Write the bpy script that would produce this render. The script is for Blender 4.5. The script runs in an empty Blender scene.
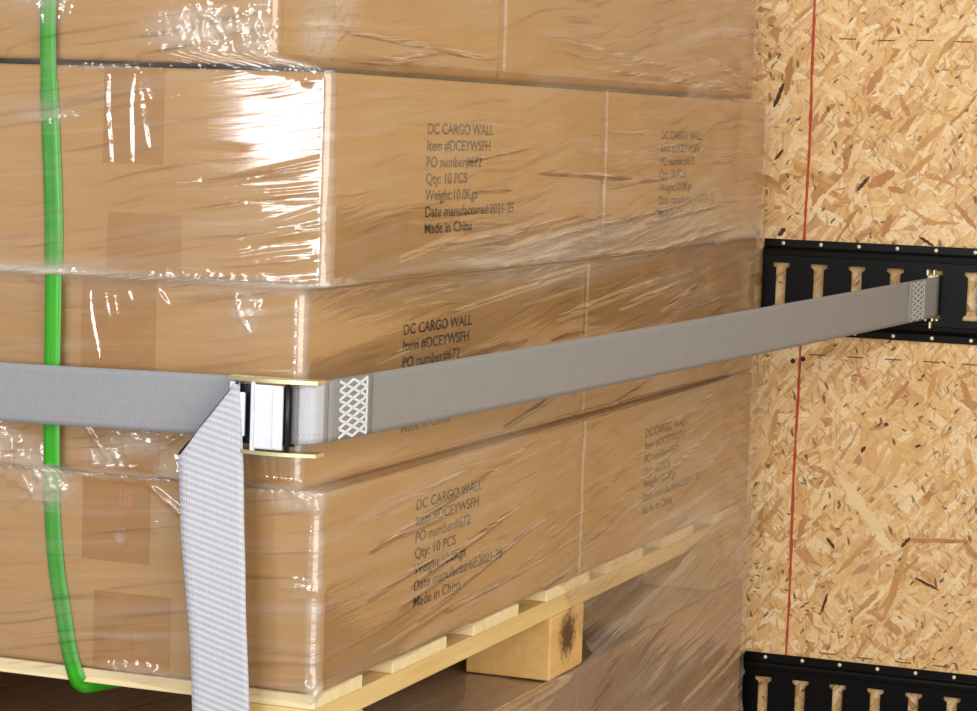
import bpy, bmesh, math, random
import numpy as np
from mathutils import Vector, Matrix

random.seed(7)
C = bpy.context.scene.collection
scene = bpy.context.scene

# ------------------------------------------------------------------ camera
YAW, PITCH, ROLL, F = -0.369355, -0.0898112, 0.0336725, 2603.885
cam_d = bpy.data.cameras.new('camera')
cam = bpy.data.objects.new('camera', cam_d)
C.objects.link(cam)
fw = Vector((math.sin(YAW) * math.cos(PITCH), math.cos(YAW) * math.cos(PITCH), math.sin(PITCH)))
rt = Vector((math.cos(YAW), -math.sin(YAW), 0))
up = rt.cross(fw)
r2 = rt * math.cos(ROLL) + up * math.sin(ROLL)
u2 = -rt * math.sin(ROLL) + up * math.cos(ROLL)
m = Matrix((r2, u2, -fw)).transposed().to_4x4()
m.translation = Vector((0.907033, -1.963650, 1.283361))
cam.matrix_world = m
cam_d.sensor_width = 36.0
cam_d.lens = F * 36.0 / 977.0
cam_d.clip_start = 0.05
scene.camera = cam

# ------------------------------------------------------------------ world, lamps, exposure
world = bpy.data.worlds.new('world')
scene.world = world
world.use_nodes = True
bg = world.node_tree.nodes['Background']
bg.inputs['Color'].default_value = (1.0, 0.97, 0.92, 1)
bg.inputs['Strength'].default_value = 0.36


def area(name, loc, target, sx, sy, power, color=(1, 1, 1)):
    l = bpy.data.lights.new(name, 'AREA')
    l.shape = 'RECTANGLE'
    l.size, l.size_y = sx, sy
    l.energy = power
    l.color = color
    o = bpy.data.objects.new(name, l)
    C.objects.link(o)
    o.location = loc
    o.rotation_euler = (Vector(target) - Vector(loc)).to_track_quat('-Z', 'Y').to_euler()
    return o


area('glare_panel', (-0.41, -1.98, 1.240), (-0.41, 0, 1.240), 1.32, 0.18, 9.5, (0.97, 1.0, 1.04))  # unseen panel, placed and sized to give the film its glare
area('front_light', (0.2, -2.7, 1.25), (-0.1, 0.0, 1.0), 0.6, 0.6, 14.0, (0.95, 1.0, 1.06))  # added fill to brighten the lower front faces
area('left_high_light', (-0.7, -2.0, 2.5), (0, 0.3, 1.1), 0.9, 0.7, 18.0, (0.96, 1.0, 1.04))  # unseen lamp up on the left, throws the band's shadow rightward
area('side_fill_panel', (1.75, -1.55, 1.25), (0, 0.3, 1.05), 1.7, 2.1, 42.0, (1.0, 0.965, 0.88))  # unseen panel added as fill and for bright strips on the film corners
area('right_high_fill', (2.1, -0.3, 2.2), (0.1, 0.9, 1.0), 0.8, 0.8, 20.0, (1.0, 0.955, 0.85))  # unseen lamp added to even out the long face

vs = scene.view_settings
scene.display_settings.display_device = 'sRGB'
vs.view_transform = 'Standard'
vs.look = 'None'
vs.exposure = 0.0
vs.gamma = 1.0
vs.use_curve_mapping = False


# ------------------------------------------------------------------ node helpers
class NT:
    def __init__(s, name):
        s.m = bpy.data.materials.new(name)
        s.m.use_nodes = True
        s.t = s.m.node_tree
        s.t.nodes.clear()
        s.out = s.t.nodes.new('ShaderNodeOutputMaterial')

    def n(s, typ, ins=None, **props):
        nd = s.t.nodes.new(typ)
        for k, v in props.items():
            setattr(nd, k, v)
        if ins:
            for k, v in ins.items():
                if isinstance(v, bpy.types.NodeSocket):
                    s.t.links.new(v, nd.inputs[k])
                else:
                    nd.inputs[k].default_value = v
        return nd

    def math(s, op, a, b=0.0, clamp=False):
        nd = s.n('ShaderNodeMath', {0: a, 1: b}, operation=op)
        nd.use_clamp = clamp
        return nd.outputs[0]

    def rng(s, v, a, b, c=0.0, d=1.0, smooth=False):
        nd = s.n('ShaderNodeMapRange', {0: v, 1: a, 2: b, 3: c, 4: d})
        if smooth:
            nd.interpolation_type = 'SMOOTHSTEP'
        return nd.outputs[0]

    def mix(s, f, a, b, blend='MIX'):
        nd = s.n('ShaderNodeMix', data_type='RGBA', blend_type=blend)
        for i, v in ((0, f), (6, a), (7, b)):
            if isinstance(v, bpy.types.NodeSocket):
                s.t.links.new(v, nd.inputs[i])
            else:
                nd.inputs[i].default_value = v
        return nd.outputs[2]

    def mapping(s, v, loc=(0, 0, 0), rot=(0, 0, 0), sc=(1, 1, 1)):
        if any(rot):       # turn first, then stretch, so the stretch follows the turned axes
            v = s.n('ShaderNodeMapping', {0: v, 2: rot}).outputs[0]
        return s.n('ShaderNodeMapping', {0: v, 1: loc, 3: sc}).outputs[0]

    def noise(s, v, scale=5, detail=2, rough=0.5, dist=0.0):
        nd = s.n('ShaderNodeTexNoise', {'Vector': v, 'Scale': scale, 'Detail': detail, 'Roughness': rough, 'Distortion': dist})
        return nd

    def bump(s, h, strength=0.3, dist=0.001):
        return s.n('ShaderNodeBump', {'Height': h, 'Strength': strength, 'Distance': dist}).outputs[0]

    def obj(s):
        return s.n('ShaderNodeTexCoord').outputs['Object']

    def geo(s):
        return s.n('ShaderNodeNewGeometry').outputs['Position']

    def uv(s):
        return s.n('ShaderNodeTexCoord').outputs['UV']

    def done(s, sh):
        s.t.links.new(sh, s.out.inputs[0])
        return s.m

    def bsdf(s, **k):
        ins = {a.replace('_', ' '): b for a, b in k.items()}
        return s.n('ShaderNodeBsdfPrincipled', ins).outputs[0]


def c3(r, g, b):
    """sRGB 0..255 to linear"""
    f = lambda v: (v / 255 / 12.92) if v / 255 <= 0.04045 else ((v / 255 + 0.055) / 1.055) ** 2.4
    return (f(r), f(g), f(b), 1)


# ------------------------------------------------------------------ materials
def mat_cardboard(name='cardboard', a=(190, 148, 93), b=(174, 131, 77)):
    t = NT(name)
    p = t.geo()
    n1 = t.noise(p, 3.5, 3, 0.6).outputs[0]
    n2 = t.noise(t.mapping(p, sc=(1, 1, 5)), 120, 3, 0.7).outputs[0]
    n3 = t.noise(t.mapping(p, sc=(1, 1, 12)), 14, 3, 0.5).outputs[0]
    f = t.math('ADD', t.math('MULTIPLY', n1, 0.5), t.math('MULTIPLY', n2, 0.25))
    f = t.math('ADD', f, t.math('MULTIPLY', n3, 0.25))
    col = t.mix(t.rng(f, 0.35, 0.65), c3(*b), c3(*a))
    return t.done(t.bsdf(Base_Color=col, Roughness=0.72, Normal=t.bump(t.math('ADD', n2, n3), 0.25, 0.0006)))


def mat_plain(name, col, rough=0.5, metal=0.0, bumps=None):
    t = NT(name)
    p = t.obj()
    n = t.noise(p, 60, 3, 0.6).outputs[0]
    c = t.mix(t.rng(n, 0.3, 0.7), tuple(x * 0.9 for x in col[:3]) + (1,), col)
    kw = dict(Base_Color=c, Roughness=rough, Metallic=metal)
    if bumps:
        kw['Normal'] = t.bump(t.noise(p, bumps[0], 3, 0.6).outputs[0], bumps[1], 0.0005)
    return t.done(t.bsdf(**kw))


def mat_osb():
    t = NT('oriented_strand_board')
    P = t.geo()
    sep = t.n('ShaderNodeSeparateXYZ', {0: P})
    base = t.n('ShaderNodeCombineXYZ', {0: sep.outputs[0], 1: sep.outputs[2], 2: 0.0}).outputs[0]
    warp = t.noise(base, 16, 2, 0.5).outputs['Color']
    wv = t.n('ShaderNodeVectorMath', {0: warp, 1: (0.5, 0.5, 0.5)}, operation='SUBTRACT').outputs[0]
    wv = t.n('ShaderNodeVectorMath', {0: wv, 3: 0.022}, operation='SCALE').outputs[0]
    base2 = t.n('ShaderNodeVectorMath', {0: base, 1: wv}, operation='ADD').outputs[0]
    warp = t.noise(base, 120, 3, 0.65).outputs['Color']
    wv = t.n('ShaderNodeVectorMath', {0: warp, 1: (0.5, 0.5, 0.5)}, operation='SUBTRACT').outputs[0]
    wv = t.n('ShaderNodeVectorMath', {0: wv, 3: 0.005}, operation='SCALE').outputs[0]
    base2 = t.n('ShaderNodeVectorMath', {0: base2, 1: wv}, operation='ADD').outputs[0]
    pale = [c3(246, 212, 158), c3(240, 201, 145), c3(224, 177, 115), c3(251, 225, 180), c3(234, 191, 128)]
    col = None
    hgt = None
    layers = [(0.3, 9, 34, 1.0), (1.9, 8, 36, .7), (-0.6, 10, 44, .6), (1.25, 11, 48, .6), (-1.1, 11, 50, .5),
              (0.85, 14, 70, .5), (2.6, 14, 76, .45), (-0.2, 20, 110, .45), (1.6, 17, 96, .45), (-0.9, 24, 130, .4),
              (0.5, 20, 120, .3), (2.2, 36, 200, .25)]
    for i, (ang, sl, sw, cov) in enumerate(layers):
        v = t.mapping(base2, loc=(i * 3.7, i * 1.9, 0), rot=(0, 0, ang), sc=(sl, sw, 1))
        vo = t.n('ShaderNodeTexVoronoi', {'Vector': v, 'Scale': 1.0, 'Randomness': 1.0}, voronoi_dimensions='2D', feature='F1')
        sc = t.n('ShaderNodeSeparateColor', {0: vo.outputs['Color']})
        gr = t.noise(t.mapping(base2, loc=(i, 0, 0), rot=(0, 0, ang), sc=(18, 330, 1)), 1.0, 3, 0.6).outputs[0]
        rp = t.n('ShaderNodeValToRGB', {0: sc.outputs[0]})
        el = rp.color_ramp.elements
        el[0].position = 0.0
        el[0].color = c3(182, 126, 72) if i > 1 else c3(204, 158, 100)
        el[1].position = 0.16
        el[1].color = pale[(i + 2) % 5]
        for q, pos in ((3, 0.45), (1, 0.7), (4, 0.95)):
            e = el.new(pos)
            e.color = pale[(q + i) % 5]
        c = t.mix(t.rng(gr, 0.35, 0.75, 0.0, 0.34), rp.outputs[0], c3(192, 140, 80))
        if col is None:
            col, hgt = c, sc.outputs[1]
        else:
            mk = t.math('LESS_THAN', sc.outputs[2], cov * 0.8)
            # dark outline at a strand's rim
            ed = t.n('ShaderNodeTexVoronoi', {'Vector': v, 'Scale': 1.0}, voronoi_dimensions='2D', feature='DISTANCE_TO_EDGE')
            rim = t.math('MULTIPLY', t.rng(ed.outputs['Distance'], 0.0, 0.07, 0.5, 0.0), t.math('POWER', sc.outputs[1], 2.0))
            c = t.mix(rim, c, c3(150, 96, 50))
            col = t.mix(mk, col, c)
            hgt = t.n('ShaderNodeMix', {0: mk, 2: hgt, 3: sc.outputs[1]}).outputs[0]
    # rusty strands and dark bark chips, sparse
    for i, (ang, sl, sw, thr, cc, amt) in enumerate([(0.9, 24, 80, 0.020, c3(164, 98, 54), .6), (-0.5, 30, 95, 0.018, c3(180, 114, 66), .6),
                                                     (1.3, 70, 210, 0.012, c3(96, 58, 32), .85), (2.3, 95, 240, 0.014, c3(66, 42, 26), .85),
                                                     (0.1, 120, 260, 0.010, c3(96, 60, 34), .8), (0.8, 60, 300, 0.07, c3(166, 116, 66), .6), (-0.9, 50, 300, 0.07, c3(172, 122, 74), .6), (1.5, 40, 260, 0.08, c3(186, 134, 84), .6)]):
        v = t.mapping(base2, loc=(40 + i * 2.3, i, 0), rot=(0, 0, ang), sc=(sl, sw, 1))
        vo = t.n('ShaderNodeTexVoronoi', {'Vector': v, 'Scale': 1.0}, voronoi_dimensions='2D', feature='F1')
        sc = t.n('ShaderNodeSeparateColor', {0: vo.outputs['Color']})
        clump = t.noise(base, 9, 2, 0.5).outputs[0]
        mk = t.math('LESS_THAN', sc.outputs[2], t.rng(clump, 0.35, 0.7, 0.3 * thr, 2.6 * thr))
        mk = t.math('MULTIPLY', mk, t.rng(vo.outputs['Distance'], 0.45, 0.3))
        col = t.mix(t.math('MULTIPLY', mk, amt), col, cc)
    fine = t.noise(base2, 230, 4, 0.75).outputs[0]
    col = t.mix(t.rng(fine, 0.52, 0.74, 0.0, 0.55), col, c3(172, 118, 64))
    pat = t.noise(base, 60, 3, 0.7).outputs[0]
    col = t.mix(t.rng(pat, 0.55, 0.8, 0.0, 0.4), col, c3(196, 146, 88))
    col = t.mix(t.rng(pat, 0.45, 0.2, 0.0, 0.35), col, c3(242, 214, 166))
    h = t.math('ADD', hgt, t.math('MULTIPLY', fine, 0.5))
    return t.done(t.bsdf(Base_Color=col, Roughness=0.6, Normal=t.bump(h, 0.5, 0.0012)))


def mat_wood(name, a, b, along='X', rough=0.75, stain=None):
    t = NT(name)
    p = t.geo()
    s = {'X': (3, 60, 60), 'Y': (60, 3, 60), 'Z': (60, 60, 3)}[along]
    n = t.noise(t.mapping(p, sc=s), 1.0, 4, 0.6, 0.4).outputs[0]
    n2 = t.noise(p, 7, 2).outputs[0]
    c = t.mix(t.rng(n, 0.35, 0.7), c3(*a), c3(*b))
    c = t.mix(t.rng(n2, 0.4, 0.7, 0, 0.3), c, c3(*b))
    if stain:
        d = t.n('ShaderNodeVectorMath', {0: p, 1: stain}, operation='SUBTRACT').outputs[0]
        d = t.mapping(d, sc=(0.3, 1, 1.0))
        ln = t.n('ShaderNodeVectorMath', {0: d}, operation='LENGTH').outputs['Value']
        wob = t.noise(p, 130, 4, 0.8).outputs[0]
        k = t.math('ADD', ln, t.math('MULTIPLY', t.math('SUBTRACT', wob, 0.5), 0.055))
        c = t.mix(t.rng(k, 0.014, 0.032, 0.92, 0.0), c, c3(74, 38, 18))
    return t.done(t.bsdf(Base_Color=c, Roughness=rough, Normal=t.bump(n, 0.3, 0.0008)))


def mat_film(name, haze0, haze1, tint, rough=0.10, dark=0.5, rot=0.07, gloss=2.2, seed=0.0):
    """clear stretch film: mostly see-through, Fresnel sheen, milky bands where it is gathered, light and shade of folds painted in"""
    t = NT(name)
    uv = t.uv()
    mk = t.n('ShaderNodeUVMap', uv_map='amount').outputs[0]
    mks = t.n('ShaderNodeSeparateXYZ', {0: mk})
    am, fold = mks.outputs[0], mks.outputs[1]      # how gathered or lightened the film is here, and where single folds run
    w = t.noise(uv, 3.0, 2, 0.5).outputs['Color']
    wv = t.n('ShaderNodeVectorMath', {0: w, 1: (0.5, 0.5, 0.5)}, operation='SUBTRACT').outputs[0]
    wv = t.n('ShaderNodeVectorMath', {0: wv, 3: 0.05}, operation='SCALE').outputs[0]
    q = t.n('ShaderNodeVectorMath', {0: uv, 1: wv}, operation='ADD').outputs[0]
    s1 = t.noise(t.mapping(q, loc=(seed, 0, 0), rot=(0, 0, -rot), sc=(3.4, 95, 1)), 1.0, 4, 0.55, 0.3).outputs[0]
    s2 = t.noise(t.mapping(q, loc=(4 + seed, 0, 0), rot=(0, 0, -rot * 2.6), sc=(5.0, 160, 1)), 1.0, 3, 0.6, 0.2).outputs[0]
    s3 = t.noise(t.mapping(q, loc=(9 + seed, 0, 0), rot=(0, 0, -rot * 1.4), sc=(2.2, 46, 1)), 1.0, 3, 0.5, 0.2).outputs[0]
    big = t.noise(t.mapping(uv, loc=(2.2 + seed, 0, 0), sc=(3, 8, 1)), 1.0, 2, 0.5).outputs[0]
    bands = t.math('MULTIPLY', t.rng(s3, 0.45, 0.72), t.rng(big, 0.35, 0.65, 0.25, 1.0))
    fine = t.math('MULTIPLY', t.rng(s1, 0.55, 0.75), 0.6)
    hz = t.math('ADD', bands, fine)
    hz = t.math('ADD', hz, t.math('MULTIPLY', am, 0.8))
    hz = t.math('MULTIPLY', hz, t.rng(am, 0.0, 1.0, 0.45, 1.3))
    hz = t.rng(hz, 0.0, 1.6, haze0, haze1)
    fn = t.noise(t.mapping(q, loc=(seed, 3, 0), rot=(0, 0, -rot), sc=(14, 420, 1)), 1.0, 3, 0.6, 0.0).outputs[0]
    hz = t.math('ADD', hz, t.math('MULTIPLY', t.math('MULTIPLY', fold, t.rng(fn, 0.50, 0.40)), 0.55), True)  # bright flanks of the folds painted as haze
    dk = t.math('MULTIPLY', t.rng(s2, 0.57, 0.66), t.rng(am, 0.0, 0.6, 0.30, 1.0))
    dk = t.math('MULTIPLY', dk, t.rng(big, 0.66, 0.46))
    dk = t.math('MAXIMUM', dk, t.math('MULTIPLY', fold, t.rng(fn, 0.50, 0.60)))  # shade of the folds painted as a dark tint
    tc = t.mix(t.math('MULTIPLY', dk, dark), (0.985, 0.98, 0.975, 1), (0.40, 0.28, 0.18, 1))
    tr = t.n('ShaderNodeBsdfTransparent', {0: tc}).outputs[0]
    hgt = t.math('ADD', s1, t.math('MULTIPLY', s2, 0.5))
    hgt = t.math('ADD', hgt, t.math('MULTIPLY', s3, 0.8))
    bs = t.n('ShaderNodeBump', {'Height': hgt, 'Strength': t.rng(am, 0.0, 1.0, 0.12, 1.0), 'Distance': 0.0012}).outputs[0]
    df = t.n('ShaderNodeBsdfDiffuse', {0: tint, 'Normal': bs}).outputs[0]
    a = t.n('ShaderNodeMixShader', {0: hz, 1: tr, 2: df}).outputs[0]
    gl = t.n('ShaderNodeBsdfGlossy', {0: (1, 1, 1, 1), 'Roughness': rough, 'Normal': bs}).outputs[0]
    fr = t.n('ShaderNodeFresnel', {0: 1.5, 'Normal': bs}).outputs[0]
    fr = t.math('MINIMUM', t.math('MULTIPLY', fr, gloss, True), 0.21)
    return t.done(t.n('ShaderNodeMixShader', {0: fr, 1: a, 2: gl}).outputs[0])


def mat_webbing(name, a, b, rib=False, thread=0.0075):
    t = NT(name)
    uv = t.uv()
    sp = t.n('ShaderNodeSeparateXYZ', {0: uv})
    u, v = sp.outputs[0], sp.outputs[1]
    if rib:
        ph = t.math('ADD', t.math('MULTIPLY', u, 2 * math.pi / 0.0058), t.math('MULTIPLY', v, -300))
        w1 = t.math('SINE', ph)
        w2 = t.math('SINE', t.math('MULTIPLY', v, 2 * math.pi / 0.0022))
        w = t.math('ADD', w1, t.math('MULTIPLY', w2, 0.35))
    else:
        ph = t.math('ADD', t.math('MULTIPLY', u, 2 * math.pi / 0.0030), t.math('MULTIPLY', v, 2 * math.pi / 0.0026))
        w1 = t.math('SINE', ph)
        w2 = t.math('SINE', t.math('MULTIPLY', u, 2 * math.pi / 0.0017))
        w = t.math('ADD', w1, t.math('MULTIPLY', w2, 0.6))
    n = t.noise(t.mapping(uv, sc=(30, 260, 1)), 1.0, 3, 0.7).outputs[0]
    n2 = t.noise(t.mapping(uv, sc=(300, 60, 1)), 1.0, 3, 0.7).outputs[0]
    f = t.math('ADD', t.rng(w, -1.6, 1.6, 0.0, 0.62), t.math('MULTIPLY', t.math('ADD', n, n2), 0.25))
    col = t.mix(t.rng(f, 0.1, 0.95), c3(*b), c3(*a))
    if thread:
        th = t.math('COMPARE', v, thread)
        th = t.n('ShaderNodeMath', {0: v, 1: thread, 2: 0.0007}, operation='COMPARE').outputs[0]
        dash = t.rng(t.math('SINE', t.math('MULTIPLY', u, 2 * math.pi / 0.0044)), -0.2, 0.4)
        col = t.mix(t.math('MULTIPLY', t.math('MULTIPLY', th, dash), 0.45), col, c3(190, 96, 88))
    return t.done(t.bsdf(Base_Color=col, Roughness=0.62, Normal=t.bump(w, 0.5, 0.0004)))


M = {}
M['card'] = mat_cardboard()
M['card2'] = mat_cardboard('cardboard_brown', (190, 150, 108), (166, 126, 88))
M['tape'] = mat_plain('packing_tape', c3(171, 123, 64), 0.38)
M['osb'] = mat_osb()
M['black'] = mat_plain('black_powder_coat', c3(6, 7, 7), 0.36, 0.0, (300, 0.1))
for nd in M['black'].node_tree.nodes:
    if nd.type == 'BSDF_PRINCIPLED':
        nd.inputs['Specular IOR Level'].default_value = 0.18
M['zinc'] = mat_plain('yellow_zinc', c3(226, 218, 170), 0.28, 0.7)
M['steel'] = mat_plain('bright_steel', c3(238, 240, 246), 0.34, 0.35)
M['gap'] = mat_plain('dark_steel', c3(52, 54, 58), 0.4, 0.6)
M['screw'] = mat_plain('screw_head', c3(236, 224, 196), 0.35, 0.1)
M['ink'] = None
M['pine'] = mat_wood('pale_pine', (244, 226, 182), (230, 204, 152), 'X')
M['pine_y'] = mat_wood('pine_stringer', (232, 204, 142), (214, 176, 106), 'Y')
M['pine_blk'] = mat_wood('pine_block', (226, 190, 134), (208, 168, 108), 'Y')
M['pine_stain'] = mat_wood('pine_block_marked', (230, 190, 126), (214, 166, 96), 'Y', stain=(0.0, 0.645, 0.737))
M['floorwood'] = mat_wood('dark_floor_boards', (96, 72, 54), (60, 44, 34), 'Y')
M['web'] = mat_webbing('grey_webbing', (162, 158, 155), (122, 118, 116))
M['webL'] = mat_webbing('grey_webbing_front', (166, 167, 170), (128, 128, 133))  # light on the front-facing run put into the webbing's colour
M['webT'] = mat_webbing('pale_webbing', (204, 204, 210), (160, 161, 172), True, 0.0062)
M['webB'] = mat_webbing('lit_grey_webbing', (206, 206, 212), (172, 172, 180))  # light on the turn at the buckle put into a paler colour
M['thread'] = mat_plain('white_thread', c3(228, 228, 232), 0.7)
M['greythread'] = mat_plain('grey_thread', c3(196, 192, 190), 0.7)
M['red'] = mat_plain('red_chalk', c3(186, 72, 48), 0.8)
M['redmark'] = mat_plain('red_marker', c3(196, 124, 84), 0.7)
M['pencil'] = mat_plain('grey_print', c3(104, 84, 58), 0.8)
M['hole'] = mat_plain('nail_head', c3(22, 18, 16), 0.6)
M['strand_pale'] = mat_wood('pale_strand', (243, 216, 168), (232, 200, 148), 'X', 0.6)
M['strand_rust'] = mat_wood('rusty_strand', (198, 144, 92), (176, 118, 72), 'Z', 0.6)
M['strand_tan'] = mat_wood('tan_strand', (208, 160, 98), (196, 142, 80), 'Z', 0.6)
M['strand_dark'] = mat_wood('dark_strand', (84, 52, 30), (58, 36, 24), 'Z', 0.6)


def mat_ink():
    t = NT('worn_black_ink')
    p = t.geo()
    n = t.noise(t.mapping(p, sc=(1, 0.5, 1.6)), 150, 3, 0.6).outputs[0]
    f = t.rng(n, 0.42, 0.66, 1.0, 0.55)
    tr = t.n('ShaderNodeBsdfTransparent').outputs[0]
    d = t.bsdf(Base_Color=c3(44, 30, 20), Roughness=0.7)
    return t.done(t.n('ShaderNodeMixShader', {0: f, 1: tr, 2: d}).outputs[0])


M['ink'] = mat_ink()


def mat_green():
    t = NT('green_strapping')
    uv = t.uv()
    n = t.noise(t.mapping(uv, sc=(8, 400, 1)), 1.0, 3, 0.6).outputs[0]
    col = t.mix(t.rng(n, 0.3, 0.7), c3(40, 142, 22), c3(66, 174, 36))
    return t.done(t.bsdf(Base_Color=col, Roughness=0.3, Normal=t.bump(n, 0.2, 0.0003)))


M['green'] = mat_green()
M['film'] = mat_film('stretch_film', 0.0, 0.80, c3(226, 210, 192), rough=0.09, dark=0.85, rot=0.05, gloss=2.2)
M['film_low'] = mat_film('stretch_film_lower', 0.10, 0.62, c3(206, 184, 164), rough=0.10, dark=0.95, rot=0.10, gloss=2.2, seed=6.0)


# ------------------------------------------------------------------ object helpers
def setp(o, label=None, cat=None, group=None, kind=None):
    if label:
        o['label'] = label
    if cat:
        o['category'] = cat
    if group:
        o['group'] = group
    if kind:
        o['kind'] = kind
    return o


def thing(name, label, cat, loc=(0, 0, 0), group=None):
    o = bpy.data.objects.new(name, None)
    o.empty_display_size = 0.05
    C.objects.link(o)
    o.location = loc
    return setp(o, label, cat, group)


def obj(name, bm, mats, parent=None, smooth=False, label=None):
    me = bpy.data.meshes.new(name)
    if isinstance(bm, bmesh.types.BMesh):
        bmesh.ops.recalc_face_normals(bm, faces=bm.faces[:])
        bm.to_mesh(me)
        bm.free()
    else:
        me = bm
    for mt in (mats if isinstance(mats, (list, tuple)) else [mats]):
        me.materials.append(mt)
    if smooth:
        for p in me.polygons:
            p.use_smooth = True
    o = bpy.data.objects.new(name, me)
    C.objects.link(o)
    if parent:
        o.parent = parent
        o.location = -parent.location          # geometry is written in world coordinates
    if label:
        o['label'] = label
    return o


def box(bm, x0, x1, y0, y1, z0, z1, bev=0.0, seg=2, mat=0):
    r = bmesh.ops.create_cube(bm, size=1.0)
    vs_ = r['verts']
    bmesh.ops.scale(bm, vec=(x1 - x0, y1 - y0, z1 - z0), verts=vs_)
    bmesh.ops.translate(bm, vec=((x0 + x1) / 2, (y0 + y1) / 2, (z0 + z1) / 2), verts=vs_)
    fs = set()
    for v in vs_:
        fs.update(v.link_faces)
    if bev:
        es = set()
        for v in vs_:
            es.update(v.link_edges)
        g = bmesh.ops.bevel(bm, geom=list(es) + vs_, offset=bev, segments=seg, profile=0.5, affect='EDGES')
        fs.update(f for f in g['faces'])
    for f in fs:
        if f.is_valid:
            f.material_index = mat
    return bm


def B(*a, **k):
    return box(bmesh.new(), *a, **k)


def prism(bm, pts, axis, a, b):
    """extrude a closed 2D outline along axis from a to b; pts are (h, v) on the other two axes (X,Z), (Y,Z) or (X,Y)"""
    def co(p, d):
        return {'Y': (p[0], d, p[1]), 'X': (d, p[0], p[1]), 'Z': (p[0], p[1], d)}[axis]
    v0 = [bm.verts.new(co(p, a)) for p in pts]
    v1 = [bm.verts.new(co(p, b)) for p in pts]
    n = len(pts)
    bm.faces.new(v0)
    bm.faces.new(v1[::-1])
    for i in range(n):
        bm.faces.new((v0[i], v0[(i + 1) % n], v1[(i + 1) % n], v1[i]))


def ribbon(rows, thick, nacross=6, uvscale=1.0):
    """rows: list of (edge A point, edge B point); returns mesh with UV in metres, solidified by thick"""
    me = bpy.data.meshes.new('ribbon')
    V, Fc, UV = [], [], []
    u = 0
    prev = None
    for a, b in rows:
        a, b = Vector(a), Vector(b)
        mid = (a + b) / 2
        if prev is not None:
            u += (mid - prev).length
        prev = mid
        for k in range(nacross + 1):
            f = k / nacross
            V.append(tuple(a.lerp(b, f)))
            UV.append((u, (b - a).length * f))
    w = nacross + 1
    for i in range(len(rows) - 1):
        for k in range(nacross):
            Fc.append((i * w + k, i * w + k + 1, (i + 1) * w + k + 1, (i + 1) * w + k))
    me.from_pydata(V, [], Fc)
    ul = me.uv_layers.new(name='UVMap')
    for l in me.loops:
        ul.data[l.index].uv = UV[l.vertex_index]
    return me


def ribbon_obj(name, rows, thick, mat, parent, nacross=6, label=None):
    o = obj(name, ribbon(rows, thick, nacross), mat, parent, True, label)
    md = o.modifiers.new('thickness', 'SOLIDIFY')
    md.thickness = thick
    md.offset = 0
    return o


def catmull(pts, n=8):
    out = []
    P = [pts[0]] + list(pts) + [pts[-1]]
    P = [np.array(p, float) for p in P]
    for i in range(1, len(P) - 2):
        for k in range(n):
            t = k / n
            a, b, c, d = P[i - 1], P[i], P[i + 1], P[i + 2]
            out.append(0.5 * ((2 * b) + (-a + c) * t + (2 * a - 5 * b + 4 * c - d) * t * t + (-a + 3 * b - 3 * c + d) * t ** 3))
    out.append(P[-2])
    return out


# ------------------------------------------------------------------ setting: wall and floor
WY = 1.386
wall = obj('wall_back', B(-2.8, 1.6, WY, WY + 0.018, 0.0, 2.2), M['osb'])
setp(wall, kind='structure')
floor = obj('floor', B(-2.8, 1.6, -2.4, WY + 0.018, -0.03, 0.0), M['floorwood'])
setp(floor, kind='structure')

# red chalk line, a slightly wobbly strip lying on the board
bm = bmesh.new()
zz = np.linspace(0.0, 2.2, 240)
prevv = None
for z in zz:
    x = 0.0515 + 0.0007 * math.sin(z * 21) + random.uniform(-.0003, .0003)
    w = 0.0013 + 0.0012 * random.random() ** 2
    a = bm.verts.new((x - w, WY - 0.0004, z))
    b = bm.verts.new((x + w, WY - 0.0004, z))
    if prevv:
        bm.faces.new((prevv[0], prevv[1], b, a))
    prevv = (a, b)
obj('chalk_line', bm, M['red'], wall, label='red snapped chalk line')

# printed dashes across the board
for zr, x0 in ((1.405, 0.0), (0.9905, -0.022), (0.5935, 0.01)):
    bm = bmesh.new()
    for k in range(-2, 12):
        x = x0 + 0.0508 * k + 0.0355
        if x < .056:
            continue
        wob = random.uniform(-.0008, .0008)
        box(bm, x, x + 0.022, WY - 0.0004, WY, zr + wob - .0007, zr + wob + .0008)
    obj('printed_dash_row', bm, M['pencil'], wall, label='row of grey printed dashes')
for x, z in ((0.0428, 0.9803), (0.0563, 0.9838)):
    bm = bmesh.new()
    bmesh.ops.create_uvsphere(bm, u_segments=14, v_segments=8, radius=0.0034)
    bmesh.ops.scale(bm, vec=(1, .3, 1), verts=bm.verts)
    bmesh.ops.translate(bm, vec=(x, WY, z), verts=bm.verts)
    obj('nail_head', bm, M['hole'], wall, True, label='black nail head')

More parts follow.
